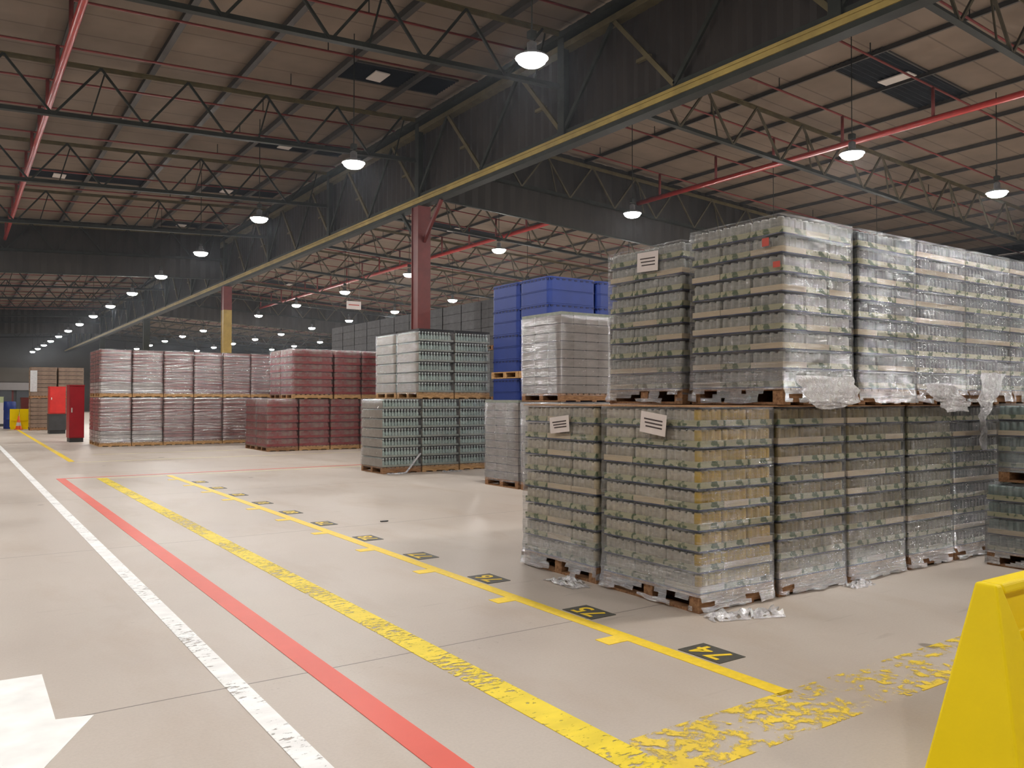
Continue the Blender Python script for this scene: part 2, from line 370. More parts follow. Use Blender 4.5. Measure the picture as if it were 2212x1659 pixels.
# trusses
def truss_mesh(xa, xb, lo=1.62, hi=.27):
    bot, top, web, ext = MB(), MB(), MB(), MB(); sg = -1 if xb < xa else 1
    za, zb = roofz(xa), roofz(xb)
    bot.mat('steel_dark'); bot.bar((xa, 0, za-lo), (xb, 0, zb-lo), .15, .012); bot.bar((xa, 0, za-lo+.06), (xb, 0, zb-lo+.06), .022, .12)
    top.mat('steel_olive'); top.bar((xa, 0, za-hi), (xb, 0, zb-hi), .14, .014); top.bar((xa, 0, za-hi-.05), (xb, 0, zb-hi-.05), .024, .10)
    web.mat('steel_olive2' if sg > 0 else 'steel_dark')
    n = int(abs(xb-xa)/2.08)
    for k in range(n):
        x0 = xa + sg*(.5+2.08*k); xm = x0+sg*1.04; x1 = x0+sg*2.08
        web.bar((x0, 0, roofz(x0)-hi-.02), (xm, 0, roofz(xm)-lo+.02), .055, .055)
        if abs(x1-xa) < abs(xb-xa): web.bar((xm, 0, roofz(xm)-lo+.02), (x1, 0, roofz(x1)-hi-.02), .055, .055)
        if k % 2 == 0: web.bar((x0+.12, .02, roofz(x0)-hi), (x0+.12+sg*.35, .02, roofz(x0)-lo), .035, .035)
    return bot.mesh('bottom_chord'), top.mesh('top_chord'), web.mesh('web')
TL, TR = truss_mesh(GX-.2, XL+.1), truss_mesh(GX+.2, XR-.1)
for side, ms in (('left', TL), ('right', TR)):
    for k in range(-2, 14):
        y = T0+TP*k
        e = empty('roof_truss', (0, y, 0)); where = ORD[k+2] if k < 17 else ''
        tag(e, 'steel lattice roof truss %s of the girder, %s from the near wall' % (side, where), 'roof truss', 'lattice trusses carrying the roof', 'structure')
        for nm, me in zip(('bottom_chord', 'top_chord', 'web'), ms): link(nm, me, e)
# dark corrugated curtains under the roof
def curtain(x0, x1, y, drop, lb):
    b = MB().mat('curtain'); n = int(abs(x1-x0)/.25)
    for k in range(n):
        xa = x0+(x1-x0)*k/n; xb = x0+(x1-x0)*(k+1)/n; ya, yb = (y, y+.05) if k % 2 else (y+.05, y)
        b.poly([(xa, ya, roofz(xa)-.02), (xb, yb, roofz(xb)-.02), (xb, yb, roofz(xb)-drop), (xa, ya, roofz(xa)-drop)])
        b.poly([(xa, ya+.01, roofz(xa)-.02), (xa, ya+.01, roofz(xa)-drop), (xb, yb+.01, roofz(xb)-drop), (xb, yb+.01, roofz(xb)-.02)])
    o = struct(link('smoke_curtain', b.mesh('smoke_curtain')), lb, 'roof curtain')
    b = MB().mat('steel_dark'); b.bar((x0, y+.02, roofz(x0)-drop), (x1, y+.02, roofz(x1)-drop), .1, .05); link('bottom_rail', b.mesh('bottom_rail'), o)
curtain(GX+.2, XR-.1, 22.75, 2.6, 'dark sheeted curtain behind the truss right of the red column')
curtain(GX+.2, XR-.1, 66.5, 2.6, 'second dark curtain across the right hand roof')
curtain(GX-.3, XL+.1, 44.65, 2.6, 'dark sheeted curtain across the left roof, nearer one')
curtain(GX-.3, XL+.1, 88.4, 2.6, 'dark sheeted curtain across the left roof, farther one')

# the big girder
g = struct(empty('main_girder', (GX, 0, 0)), 'deep sheeted lattice girder running the length of the hall', 'girder')
b = MB().mat('steel_yellow'); b.box(-.16, YN, 7.70, .16, YF, 7.84); b.mat('steel_dark'); b.box(-.10, YN, 7.84, .12, YF, 8.0); b.box(-.13, YN, 7.60, .15, YF, 7.70)
b.mat('steel_yellow'); b.box(-.19, YN, 7.80, -.16, YF, 7.86); link('bottom_chord', b.mesh('bottom_chord'), g)
b = MB().mat('steel_olive'); b.box(-.15, YN, 9.92, .12, YF, 10.06); b.mat('steel_dark'); b.box(-.22, YN, 10.2, .1, YF, 10.33); link('top_chord', b.mesh('top_chord'), g)
b = MB()
nodes = int((YF-YN)/3.65)
for k in range(-6, 28):
    y = 15.3+3.65*k
    if y-1.83 < YN+.2 or y+1.83 > YF-.2: continue
    b.mat('steel_olive'); b.bar((-.10, y, 7.95), (-.10, y+1.83, 9.95), .06, .10)
    b.mat('steel_dark'); b.bar((-.10, y, 7.95), (-.10, y-1.83, 9.95), .06, .10)
    b.mat('steel_olive'); b.box(-.12, y+.7, 8.75, -.04, y+1.1, 8.82)
link('web', b.mesh('web'), g)
for k in range(-3, 14):
    y = 15.3+7.3*k
    b = MB().mat('steel_dark'); b.box(-.16, y-.12, 7.85, 0, y+.12, 10.3); link('post', b.mesh('post'), g)
b = MB().mat('cladding_dark'); n = int((YF-YN)/.17)
for k in range(n):
    ya, yb = YN+.17*k, YN+.17*(k+1); xa, xb = (.10, .14) if k % 2 else (.14, .10)
    b.poly([(xa, ya, 7.9), (xa, ya, 10.58), (xb, yb, 10.58), (xb, yb, 7.9)]); b.poly([(xa+.012, ya, 7.9), (xb+.012, yb, 7.9), (xb+.012, yb, 10.58), (xa+.012, ya, 10.58)])
link('cladding', b.mesh('cladding'), g)

# columns under the girder
def column(y, top, low, zc, lb, brace=True):
    e = struct(empty('column', (GX, y, 0)), lb, 'column')
    def h(mb, z0, z1):
        mb.box(-.22, -.22, z0, .22, -.19, z1); mb.box(-.22, .19, z0, .22, .22, z1); mb.box(-.19, -.19, z0, -.16, .19, z1); mb.box(.16, -.19, z0, .19, .19, z1)
    b = MB().mat(low); h(b, 0, zc); b.box(-.32, -.32, 0, .32, .32, .04); link('lower_shaft', b.mesh('lower_shaft'), e)
    if zc < 7.6: b = MB().mat(top); h(b, zc, 7.6); link('upper_shaft', b.mesh('upper_shaft'), e)
    if brace:
        for s, k in ((-1, 'column_red'), (1, 'steel_dark')):
            b = MB().mat(k); b.bar((0, s*.2, 6.5), (0, s*1.3, 7.6), .09, .09); link('knee_brace', b.mesh('knee_brace'), e)
    return e
column(22.6, 'column_red', 'column_red', 7.6, 'dark red steel column under the girder, nearest one')
column(44.5, 'column_red', 'column_yellow', 6.35, 'yellow painted column with a red top under the girder', False)
column(66.4, 'steel_dark', 'column_yellow', 5.0, 'dim yellowish column under the girder behind the brown stacks', False)
column(88.3, 'steel_dark', 'column_yellow', 5.0, 'faint column under the girder near the far end', False)

# sprinkler pipes
def pipe(name, pts, r, k, lb, n=10):
    b = MB().mat(k); b.tube(pts, r, n); return tag(link(name, b.mesh(name)), lb, 'pipe')
e = pipe('sprinkler_main', [(1.92, YN+.3, 8.98), (1.92, 44.2, 8.98)], .075, 'pipe_red', 'bright red main sprinkler pipe left of the girder')
e['group'] = 'main sprinkler pipes'
e2 = pipe('sprinkler_main', [(21.15, YN+.3, 8.98), (21.15, 22.6, 8.98)], .085, 'pipe_red', 'bright red main sprinkler pipe above the nearest stacks')
e3 = pipe('sprinkler_main', [(20.45, 23.0, 8.98), (20.45, 66.2, 8.98)], .085, 'pipe_red', 'red sprinkler main seen past the red column')
for o in (e2, e3): o['group'] = 'main sprinkler pipes'
HANG = MB().mat('steel_dark').box(-.01, -.01, 0, .01, .01, .335).mesh('hanger')
b_y = [11.4+7.4*k+d for k in range(-2, 11) for d in (0, 2.65, 5.05)]
for side, xa, xb in (('left', GX-.3, XL+.1), ('right', GX+.4, XR-.1)):
    n = 0
    for y in b_y:
        if y < 0 or (side == 'right' and abs(y-22.75) < .3): continue
        b = MB().mat('pipe_red_dull'); b.tube([(xa, y, roofz(xa)-.33), (xb, y, roofz(xb)-.33)], .028, 6)
        o = tag(link('sprinkler_branch', b.mesh('sprinkler_branch')), 'thin dull red sprinkler branch pipe %s of the girder, number %d from the near end' % (side, n+1), 'pipe', 'thin sprinkler branch pipes'); n += 1
        for k in range(3):
            hx = xa+(xb-xa)*(k+.5)/3; link('hanger', HANG, o, (hx, y, roofz(hx)-.34))
        mx = 1.92 if side == 'left' else (21.15 if y < 22.6 else 20.45)
        if y < (44 if side == 'left' else 66):
            b = MB().mat('pipe_red_dull'); b.tube([(mx, y, 9.058 if side == 'left' else 9.068), (mx, y, roofz(mx)-.33)], .045, 8); link('riser', b.mesh('riser'), o)

# high bay lamps
def lamp_meshes():
    h = MB().mat('lamp_house'); h.lathe([(.275, -.0), (.27, .03), (.20, .07), (.11, .10), (.08, .12), (.08, .26), (.04, .29)], n=28, top=True)
    h.lathe([(.275, .0), (.255, .005), (.255, .02)], n=28, top=False)
    l = MB().mat('lens'); l.lathe([(.0005, -.13), (.09, -.122), (.17, -.10), (.225, -.06), (.252, -.002)], n=28, top=True)
    return h.mesh('housing'), l.mesh('lens')
LH, LL = lamp_meshes()
ROWS = ((7.87, 10.95, 15, -2, 'beside the big girder'), (17.0, 11.05, 14, -2, 'right of the girder, first row'), (23.45, 10.9, 13, -2, 'right of the girder, second row'), (29.85, 11.0, 12, -2, 'right of the girder, third row'),
        (-1.4, 10.95, 6, -2, 'left of the frame'))
for x, y0, n, k0, lb in ROWS:
    for k in range(k0, n):
        y = y0+7.36*k
        if x == 7.87: y = y0+7.3*k
        e = empty('high_bay_lamp', (x, y, 7.27)); vis = k-k0
        tag(e, 'round white high bay lamp %s, %s from the near end' % (lb, ORD[vis]), 'ceiling lamp', 'high bay lamps in rows')
        link('housing', LH, e); link('lens', LL, e)
        b = MB().mat('steel_dark'); b.tube([(0, 0, .32), (0, 0, roofz(x)-7.27-.02)], .012, 6); b.box(-.06, -.06, .34, .06, .06, .46)
        link('hanging_rod', b.mesh('hanging_rod'), e)

# ---------------------------------------------------------------- pallet loads
def pallet_mesh(w, d, k='wood', full=True):
    """stringers run along X; openings show on the X ends"""
    b = MB().mat(k)
    for i in range(9):
        x = -w/2+.05+i*(w-.1)/8; b.box(x-.045, -d/2, .118, x+.045, d/2, .14)
    for y in (-d/2+.05, 0, d/2-.05): b.box(-w/2, y-.05, .022, w/2, y+.05, .118)
    for x in (-w/2+.05, -w/6, w/6, w/2-.05): b.box(x-.05, -d/2, 0, x+.05, d/2, .022)
    return b.mesh('pallet')
def can(b, x, y, h, front, n=9):
    r = .0325
    b.lathe([(r*.9, 0), (r, .006), (r, h-.012), (r*.8, h)], (x, y, 0), n, None, True)
def pack_mesh(w, d, h, kind='cans', front=True):
    b = MB()
    if kind == 'cans':
        th = .048; b.mat('tray'); b.box(-w/2, -d/2, .006, w/2, d/2, .006+th)
        b.mat('slip'); b.box(-w/2+.002, -d/2+.002, 0, w/2-.002, d/2-.002, .006)
        nx, ny = int(w/.066), int(d/.066); hh = h-.016
        for i in range(nx):
            for j in range(ny):
                if 0 < i < nx-1 and 0 < j < ny-1: continue
                x = -w/2+(i+.5)*w/nx; y = -d/2+(j+.5)*d/ny
                b.mat('can_front' if j == 0 and front else 'can_side')
                n0 = len(b.f); b.lathe([(.0315, .02), (.0315, hh-.012), (.026, hh)], (x, y, 0), 9, None, True)
        b.mat('can_side'); b.box(-w/2+.014, -d/2+.022, .05, w/2-.014, d/2-.014, hh-.014); b.mat('can_front' if front else 'can_side'); b.box(-w/2+.015, -d/2+.014, .05, w/2-.015, -d/2+.022, hh-.015)
    return b.mesh('can_pack')
PK_W, PK_D = .31, .385
def grid_pos(w, d, pw, pd):
    nx, ny = max(1, round(w/pw)), max(1, round(d/pd))
    return [(-w/2+(i+.5)*w/nx, -d/2+(j+.5)*d/ny, i, j, nx, ny) for i in range(nx) for j in range(ny)]
_cache = {}
def pack(w, d, h, front):
    k = ('pack', round(w, 3), round(d, 3), round(h, 3), front)
    if k not in _cache: _cache[k] = pack_mesh(w, d, h, 'cans', front)
    return _cache[k]
def layer_mesh(kind, w, d, h):
    k = (kind, round(w, 3), round(d, 3), round(h, 3))
    if k in _cache: return _cache[k]
    b = MB(); rnd = random.Random(hash(k) % 1000)
    if kind == 'cans':
        b.mat('slip'); b.box(-w/2+.002, -d/2+.002, 0, w/2-.002, d/2-.002, .008)
        b.mat('tray'); b.box(-w/2, -d/2, .008, w/2, d/2, .055); b.mat('can_side'); b.box(-w/2+.014, -d/2+.022, .05, w/2-.014, d/2-.014, h-.03); b.mat('can_front'); b.box(-w/2+.015, -d/2+.014, .05, w/2-.015, -d/2+.022, h-.031)
        for x, y, n in [(-w/2+.033+i*.067, -d/2+.033, 1) for i in range(int(w/.067))] + [(-w/2+.033+i*.067, d/2-.033, 0) for i in range(int(w/.067))] + \
                       [(-w/2+.033, -d/2+.033+i*.067, 0) for i in range(1, int(d/.067))] + [(w/2-.033, -d/2+.033+i*.067, 0) for i in range(1, int(d/.067))]:
            b.mat('can_front' if n else 'can_side'); b.lathe([(.032, .02), (.032, h-.03), (.026, h-.016)], (x, y, 0), 8, None, True)
    elif kind == 'bottles':
        b.mat('slip_dark'); b.box(-w/2+.003, -d/2+.003, 0, w/2-.003, d/2-.003, .01)
        b.mat('bottle_tray'); b.box(-w/2, -d/2, .01, w/2, d/2, .05); b.mat('slip_dark'); b.box(-w/2+.08, -d/2+.08, .05, w/2-.08, d/2-.08, h-.02)
        p = .075
        pos = [(-w/2+.036+i*p, s) for i in range(int(w/p)) for s in (-d/2+.036, d/2-.036)] + [(s, -d/2+.036+i*p) for i in range(1, int(d/p)) for s in (-w/2+.036, w/2-.036)]
        for x, y in pos:
            b.lathe([(.034, .02), (.035, h*.52), (.017, h*.70), (.013, h*.80), (.021, h*.80), (.021, h*.95)], (x, y, 0), 8, ['bottle', 'bottle', 'bottle', 'bottle_cap', 'bottle_cap'], True)
        b.mat('beige_card'); b.box(-w/2-.0005, -d/2+.01, .01, -w/2+.0015, d/2-.01, h*.86)
    elif kind == 'red':
        b.mat('slip_dark'); b.box(-w/2+.003, -d/2+.003, 0, w/2-.003, d/2-.003, .01); b.mat('red_tray'); b.box(-w/2, -d/2, .01, w/2, d/2, .05)
        b.box(-w/2, -d/2, .01, w/2, d/2, .085)
        b.mat('red_pack'); o = rr(w-.012, d-.012, .05, 3); b.prism(o, .085, h-.03); b.prism([(p*.97, q*.97) for p, q in o], h-.03, h-.008)
    elif kind == 'flat':
        b.mat('slip_dark'); b.prism(rr(w-.05, d-.05, .03, 2), 0, h)
        b.mat('flat'); o = rr(w-.016, d-.016, .03, 3); b.prism(o, .016, h-.014)
        b.mat('flat_end'); b.box(-w/2+.001, -d/2+.03, .018, -w/2+.006, d/2-.03, h-.016)
        b.mat('flat_lip_sheen'); b.prism(rr(w, d, .02, 2), .008, .018)
    elif kind == 'carton':
        for x, y, i, j, nx, ny in grid_pos(w, d, .31, .4):
            b.mat('carton'); b.box(x-w/nx/2+.0012, y-d/ny/2+.0012, .006, x+w/nx/2-.0012, y+d/ny/2-.0012, h-.008)
            b.mat('slip_dark'); b.box(x-w/nx/2+.012, y-d/ny/2+.012, 0, x+w/nx/2-.012, y+d/ny/2-.012, h)
    elif kind == 'blue':
        b.mat('blue'); b.prism(rr(w-.012, d-.012, .09, 8), .0, h-.03); b.prism(rr(w, d, .095, 8), h-.03, h-.005); b.prism(rr(w, d, .095, 8), 0, .014)
        b.mat('blue_dark')
        for i in range(8):
            x = -w/2+w*(i+.5)/8; b.box(x-.035, -d/2-.0, h-.065, x+.035, -d/2+.02, h-.042)
            y = -d/2+d*(i+.5)/8; b.box(-w/2, y-.035, h-.065, -w/2+.02, y+.035, h-.042)
    elif kind == 'bluep':
        b.mat('blue'); b.prism(rr(w-.012, d-.012, .09, 8), .0, h-.02); b.prism(rr(w, d, .095, 8), h-.02, h-.005)
    _cache[k] = b.mesh(kind+'_layer'); return _cache[k]
def film_mesh(w, d, z0, z1, nl, lz, seed=0, flare=0., amp=.006, res=.045, zres=30, holes=False, top=True, mat='film', free='xy'):
    k = ('film', round(w, 3), round(d, 3), z0, z1, nl, seed, flare, mat, free)
    if k in _cache: return _cache[k]
    n1, n2 = int(w/res), int(d/res); base = []
    W, D = w+.02, d+.02
    for i in range(n1): base.append((-W/2+W*i/n1, -D/2, 0, -1))
    for i in range(n2): base.append((W/2, -D/2+D*i/n2, 1, 0))
    for i in range(n1): base.append((W/2-W*i/n1, D/2, 0, 1))
    for i in range(n2): base.append((-W/2, D/2-D*i/n2, -1, 0))
    b = MB().mat(mat); N = len(base)
    for r in range(zres+1):
        z = z0+(z1-z0)*(r/zres)
        for (x, y, nx, ny) in base:
            ph = ((z-lz)/((z1-lz)/nl)) % 1.0 if nl else .5
            q = noise.noise(Vector((x*4+seed*7, y*4, z*14))) ; q2 = noise.noise(Vector((x*9, y*9+seed*3, z*30+x*6+y*6)))
            off = amp*(1.2*math.sin(math.pi*ph) + 1.3*q + .8*q2)
            lo = max(0, 1-(z-z0)/.28)
            fl = flare*lo*lo*(.6+.7*noise.noise(Vector((x*5+seed, y*5, 3.3)))+.5*q2)
            t = off+fl
            if not ((nx < 0 and 'x' in free) or (ny < 0 and 'y' in free)): t = max(-.012, min(-.007, off-.014))
            zz = z + (flare*.6*noise.noise(Vector((x*7, y*7, seed))) if r == 0 else 0)
            b.v.append((x+nx*t, y+ny*t, max(.004, zz)))
    for r in range(zres):
        for i in range(N):
            j = (i+1) % N; x, y, nx, ny = base[i]; z = z0+(z1-z0)*((r+.5)/zres)
            if holes and z < .125 and (abs(nx) > .5) and noise.noise(Vector((y*5.5, seed*2.3, z*7))) > .10: continue
            if holes and z < .10 and noise.noise(Vector((x*4, y*4, seed*1.7+z*9))) > .25: continue
            b.face([r*N+i, r*N+j, (r+1)*N+j, (r+1)*N+i], True)
    if top:
        s0 = len(b.v)
        for (x, y, nx, ny) in base: b.v.append((x*(1-.12), y*(1-.12), z1+.006))
        for i in range(N): j = (i+1) % N; b.face([zres*N+i, zres*N+j, s0+j, s0+i], True)
    _cache[k] = b.mesh('stretch_film'); return _cache[k]
def sheet_label(e, x, y, z, w, h, tilt, face='x', plain=False):
    """white paper sheet with printed lines, stuck on the film"""
    b = MB().mat('paper'); b.box(-.001, -w/2, -h/2, .001, w/2, h/2)
    b.mat('ink')
    if not plain:
        for i in range(3): b.box(-.0022, -w*.36, h*(.17-.17*i)-.006, -.001, w*(.36-.04*i), h*(.17-.17*i)+.006)
    o = link('label_sheet', b.mesh('label_sheet'), e, (x, y, z)); o.rotation_euler = (R_(tilt), 0, 0)
    o['label'] = 'white printed paper sheet'; return o
def load(kind, x0, x1, y0, y1, z0, z1, nl, label, group, color=(.3, .28, .25, 0), film='film_far', packs=False, flare=0, pal='wood', pallet_h=.14,
         topsheet=False, seed=0, lip=None, free='xy', name='pallet_load', layercolors=None, cap=None, tilt=0):
    w, d = x1-x0, y1-y0; cx, cy = (x0+x1)/2, (y0+y1)/2
    e = empty(name, (cx, cy, z0), tilt); tag(e, label, 'pallet load', group)
    kk = ('pal', round(w, 3), round(d, 3), pal)
    if kk not in _cache: _cache[kk] = pallet_mesh(w, d, pal)
    link('pallet', _cache[kk], e)
    zt = z1-z0-(.012 if topsheet else 0); lh = (zt-pallet_h)/nl; rnd = random.Random(seed*77+5)
    for i in range(nl):
        zl = pallet_h+i*lh; c = layercolors[i] if layercolors else color
        if packs:
            b_ = ('slipp', round(w, 3), round(d, 3))
            if b_ not in _cache: b = MB().mat('slip'); b.box(-w/2+.004, -d/2+.004, 0, w/2-.004, d/2-.004, .004); _cache[b_] = b.mesh('slip_sheet')
            ly = link('can_layer', _cache[b_], e, (0, 0, zl), 0, c)
            for (x, y, a, q, nx, ny) in grid_pos(w-.006, d-.006, PK_W, PK_D):
                if 0 < a < nx-1 and 0 < q < ny-1: continue
                me = pack((w-.006)/nx-.004, (d-.006)/ny-.004, lh-.004, q == 0); j = rnd.uniform(.85, 1.15)
                link('can_pack', me, ly, (x+rnd.uniform(-.003, .003), y+rnd.uniform(-.003, .003), .004), 0, (c[0]*j, c[1]*j, c[2]*j, min(1, c[3]*rnd.uniform(.75, 1.1))))
        else:
            kd = kind
            if kind == 'blue' and i % 2: kd = 'bluep'
            j = rnd.uniform(.9, 1.1); nm = {'cans': 'can_layer', 'bottles': 'bottle_layer', 'red': 'can_layer', 'flat': 'wrapped_layer', 'carton': 'carton_layer', 'blue': 'plastic_crate'}[kind]
            link(nm, layer_mesh(kd, w-.004, d-.004, lh), e, (rnd.uniform(-.004, .004), rnd.uniform(-.004, .004), zl), 0, (c[0]*j, c[1]*j, c[2]*j, c[3]))
    if topsheet:
        b = MB().mat('card'); b.box(-w/2-.008, -d/2-.008, zt, w/2+.008, d/2+.008, zt+.011); link('cardboard_top', b.mesh('cardboard_top'), e)
    if cap:
        b = MB().mat(cap); b.box(-w/2, -d/2, zt, w/2, d/2, zt+.05); link('top_cover', b.mesh('top_cover'), e)
    if film:
        big = packs or flare > 0
        fm = film_mesh(w, d, .02 if flare else .10, zt+.004, nl, pallet_h, seed % 4, flare, .006 if big else .005, .045 if big else .12, 44 if big else nl*2+2, flare > 0, not topsheet, film, free)
        link('stretch_film', fm, e)
    return e

Z1 = 1.575
OL = (.15, .125, .075, .0); GR = (.17, .16, .135, .0); GU = (.15, .155, .145, .0)
# --- nearest block, lower tier (five columns, two rows)
cx_lo = [(4.68, 5.55), (5.62, 6.54), (6.58, 7.48), (7.55, 8.36), (8.39, 9.32)]
ol = [(.36, .32, .26, .95), (.10, .085, .055, .30), (.085, .078, .055, .2), (.075, .075, .056, .1), (.035, .042, .043, .0)]
labs = ['film wrapped cans with a white sheet on the near corner load, bottom tier', 'film wrapped olive cans on the floor, second column of the nearest stack', 'film wrapped cans on the floor, third column of the nearest stack',
        'film wrapped cans on the floor, fourth column of the nearest stack', 'dark film wrapped cans on the floor, fifth column of the nearest stack']
for i, (a, b_) in enumerate(cx_lo):
    e = load('cans', a, b_, 4.34, 5.44, 0, Z1, 9, labs[i], 'film wrapped can loads in the nearest stack', ol[i], 'film', i < 3, .045, topsheet=True, seed=i+1, free='xy' if i == 0 else 'y')
    if i == 0: sheet_label(e, -.492, -.12, 1.43, .29, .17, 7)
e = load('cans', 4.69, 5.60, 5.55, 6.64, 0, Z1, 9, 'film wrapped cans on the floor behind the corner load, white sheet near its top', 'film wrapped can loads in the nearest stack', (.36, .32, .26, .3), 'film', True, .05, topsheet=True, seed=3, free='x')
sheet_label(e, -.488, -.06, 1.39, .29, .15, -6)
for i, (a, b_) in enumerate(cx_lo[1:]):
    load('cans', a, b_, 5.53, 6.64, 0, Z1, 9, 'wrapped cans in the hidden back row, bottom tier, %s column' % ORD[i+1], 'film wrapped can loads in the nearest stack', OL, None, False, 0, topsheet=True, seed=i+9)
# upper tier
cx_up = [(5.63, 6.60), (6.69, 7.62), (7.65, 8.56), (8.59, 9.5), (9.53, 10.45), (10.48, 11.4)]
up_l = ['film wrapped grey cans at the top corner of the nearest stack', 'film wrapped cans in the top tier, second column, dark gap on its left', 'film wrapped cans in the top tier, third column from the corner',
        'film wrapped cans in the top tier, fourth column, torn film at its base', 'film wrapped cans in the top tier, fifth column', 'film wrapped cans in the top tier, last column at the frame edge']
for i, (a, b_) in enumerate(cx_up):
    e = load('cans', a, b_, 4.30, 5.30, Z1+.005, 3.16, 9, up_l[i], 'film wrapped can loads in the nearest stack', (.24, .235, .21, .0) if i < 1 else (.085, .095, .105, 0), 'film', i < 2, .04, seed=i+2, free='xy' if i == 0 else 'y')
    if i == 0:
        for (yy, zz, hh) in ((-.35, 1.36, .07), (-.46, 1.16, .05)):
            b = MB().mat('red_print'); b.box(-.001, -.04, -hh/2, .001, .03, hh/2); o = link('sticker', b.mesh('sticker'), e, (-.512, yy, zz)); o['label'] = 'small red sticker'
e = load('cans', 5.63, 6.60, 5.42, 6.44, Z1+.005, 3.12, 9, 'film wrapped grey cans in the top tier with a white sheet, left end', 'film wrapped can loads in the nearest stack', (.24, .24, .22, 0), 'film', True, .05, seed=1, free='x')
sheet_label(e, -.515, -.08, 1.39, .29, .19, 2)
for i, (a, b_) in enumerate(cx_up[1:3]):
    load('cans', a, b_, 5.42, 6.44, Z1+.005, 3.13, 9, 'wrapped cans in the hidden back row, top tier, %s column' % ORD[i+1], 'film wrapped can loads in the nearest stack', OL, None, seed=i+4)
for (a, b_) in ((9.36, 10.3), (10.34, 11.3)):
    load('cans', a, b_, 4.34, 5.47, 0, Z1, 9, 'wrapped cans under the top tier, %s column, behind the low stack' % ('sixth' if a < 10 else 'seventh'), 'film wrapped can loads in the nearest stack', OL, None, topsheet=True, seed=4)
# low pair at the right edge of the frame
load('cans', 8.46, 9.42, 2.95, 4.06, 0, .80, 4, 'low wrapped load on a brown pallet at the right frame edge', 'loads at the right edge', (.10, .14, .13, 0), 'film', False, .02, seed=2)
load('cans', 8.58, 9.5, 2.95, 4.0, .815, 1.58, 4, 'wrapped load standing on the low load at the right frame edge', 'loads at the right edge', (.10, .14, .13, 0), 'film', False, 0, seed=3)

# --- grey cartons behind (middle block)
g2 = 'grey carton loads beyond the nearest stack'
GC = (.215, .185, .165, 0)
load('carton', 8.45, 9.52, 12.17, 13.28, 0, 1.56, 10, 'low grey carton load with a bare top, left of the nearest stack', g2, GC, 'film_far', seed=1, cap='bottle_tray')
load('carton', 8.45, 9.52, 10.9, 12.08, 0, 1.575, 10, 'grey carton load on the floor under the taller middle load', g2, GC, 'film_far', seed=2)
load('carton', 9.6, 10.67, 10.9, 12.08, 0, 1.575, 10, 'grey carton load on the floor, second column of the middle stack', g2, GC, 'film_far', seed=3)
load('carton', 8.45, 9.54, 10.9, 12.05, 1.585, 3.06, 9, 'grey carton load with bright film top in front of the blue crates', g2, GC, 'film_far', seed=2, cap='bottle_tray')
load('carton', 9.6, 10.7, 10.9, 12.05, 1.585, 3.06, 9, 'grey carton load in the top tier beside the nearest stack', g2, GC, 'film', seed=3, cap='bottle_tray')
# --- blue crates
gb = 'stacks of blue plastic crates'
for i, (a, b_) in enumerate(((9.6, 10.8), (10.84, 12.0))):
    for j, (c, d) in enumerate(((12.78, 13.80), (13.83, 14.84))):
        rw = 'front' if j == 0 else 'back'; cl = 'left' if i == 0 else 'right'
        load('blue', a, b_, c, d, 0, 2.06, 7, 'blue plastic crates on the floor, %s row, %s column' % (rw, cl), gb, film=None, pal='wood_light', seed=1)
        load('blue', a, b_, c, d, 2.065, 4.05, 7, 'blue plastic crates stacked high, %s row, %s column' % (rw, cl), gb, film=None, pal='wood_light', seed=2)
# --- green bottle loads
gg = 'pale green bottle loads'
BG = (.33, .42, .38, 0)
for i, (a, b_) in enumerate(((7.72, 8.66), (8.70, 9.64), (9.68, 10.62))):
    for j, (c, d) in enumerate(((16.28, 17.38), (17.44, 18.52))):
        if i == 0 and j == 1: continue
        e = load('bottles', a, b_, c, d, 0, 1.63, 7, 'pale green bottles on the floor, %s column, %s row' % (ORD[i], ('front', 'back')[j]), gg, BG, 'film_far', seed=i, pal='wood_light' if i else 'wood')
for i, (a, b_) in enumerate(((8.60, 9.5), (9.54, 10.48))):
    for j, (c, d) in enumerate(((16.28, 17.36), (17.42, 18.50))):
        load('bottles', a, b_, c, d, 1.64, 3.16, 6, 'pale green bottles in the top tier, %s column, %s row' % (ORD[i], ('front', 'back')[j]), gg, BG, 'film_far', seed=i, pal='wood_light', cap='slip_dark')
# --- red can loads
gr = 'red can loads'
for i, (a, b_) in enumerate(((8.05, 9.04), (9.08, 10.08), (10.12, 11.12), (11.16, 12.0))):
    for j, (c, d) in enumerate(((25.2, 26.3), (26.36, 27.45))):
        if i > 0 and j: continue
        load('red', a, b_, c, d, 0, 1.63, 6, 'red cans on the floor, %s column, %s row' % (ORD[i], ('front', 'back')[j]), gr, film='film_far', seed=i+j, pal='wood_light' if i else 'wood')
for i, (a, b_) in enumerate(((8.84, 10.18), (10.24, 11.16), (11.2, 12.0))):
    load('red', a, b_, 25.2, 26.3, 1.64, 3.22, 6, 'red cans in the top tier, %s column' % ORD[i], gr, film='film_far', seed=i, pal='wood_light')
load('red', 8.84, 10.18, 26.36, 27.4, 1.64, 3.22, 6, 'red cans in the top tier, back row at the left end', gr, film='film_far', seed=3)
load('red', 9.08, 10.08, 26.36, 27.45, 0, 1.63, 6, 'red cans on the floor under the back row', gr, film=None, seed=3)
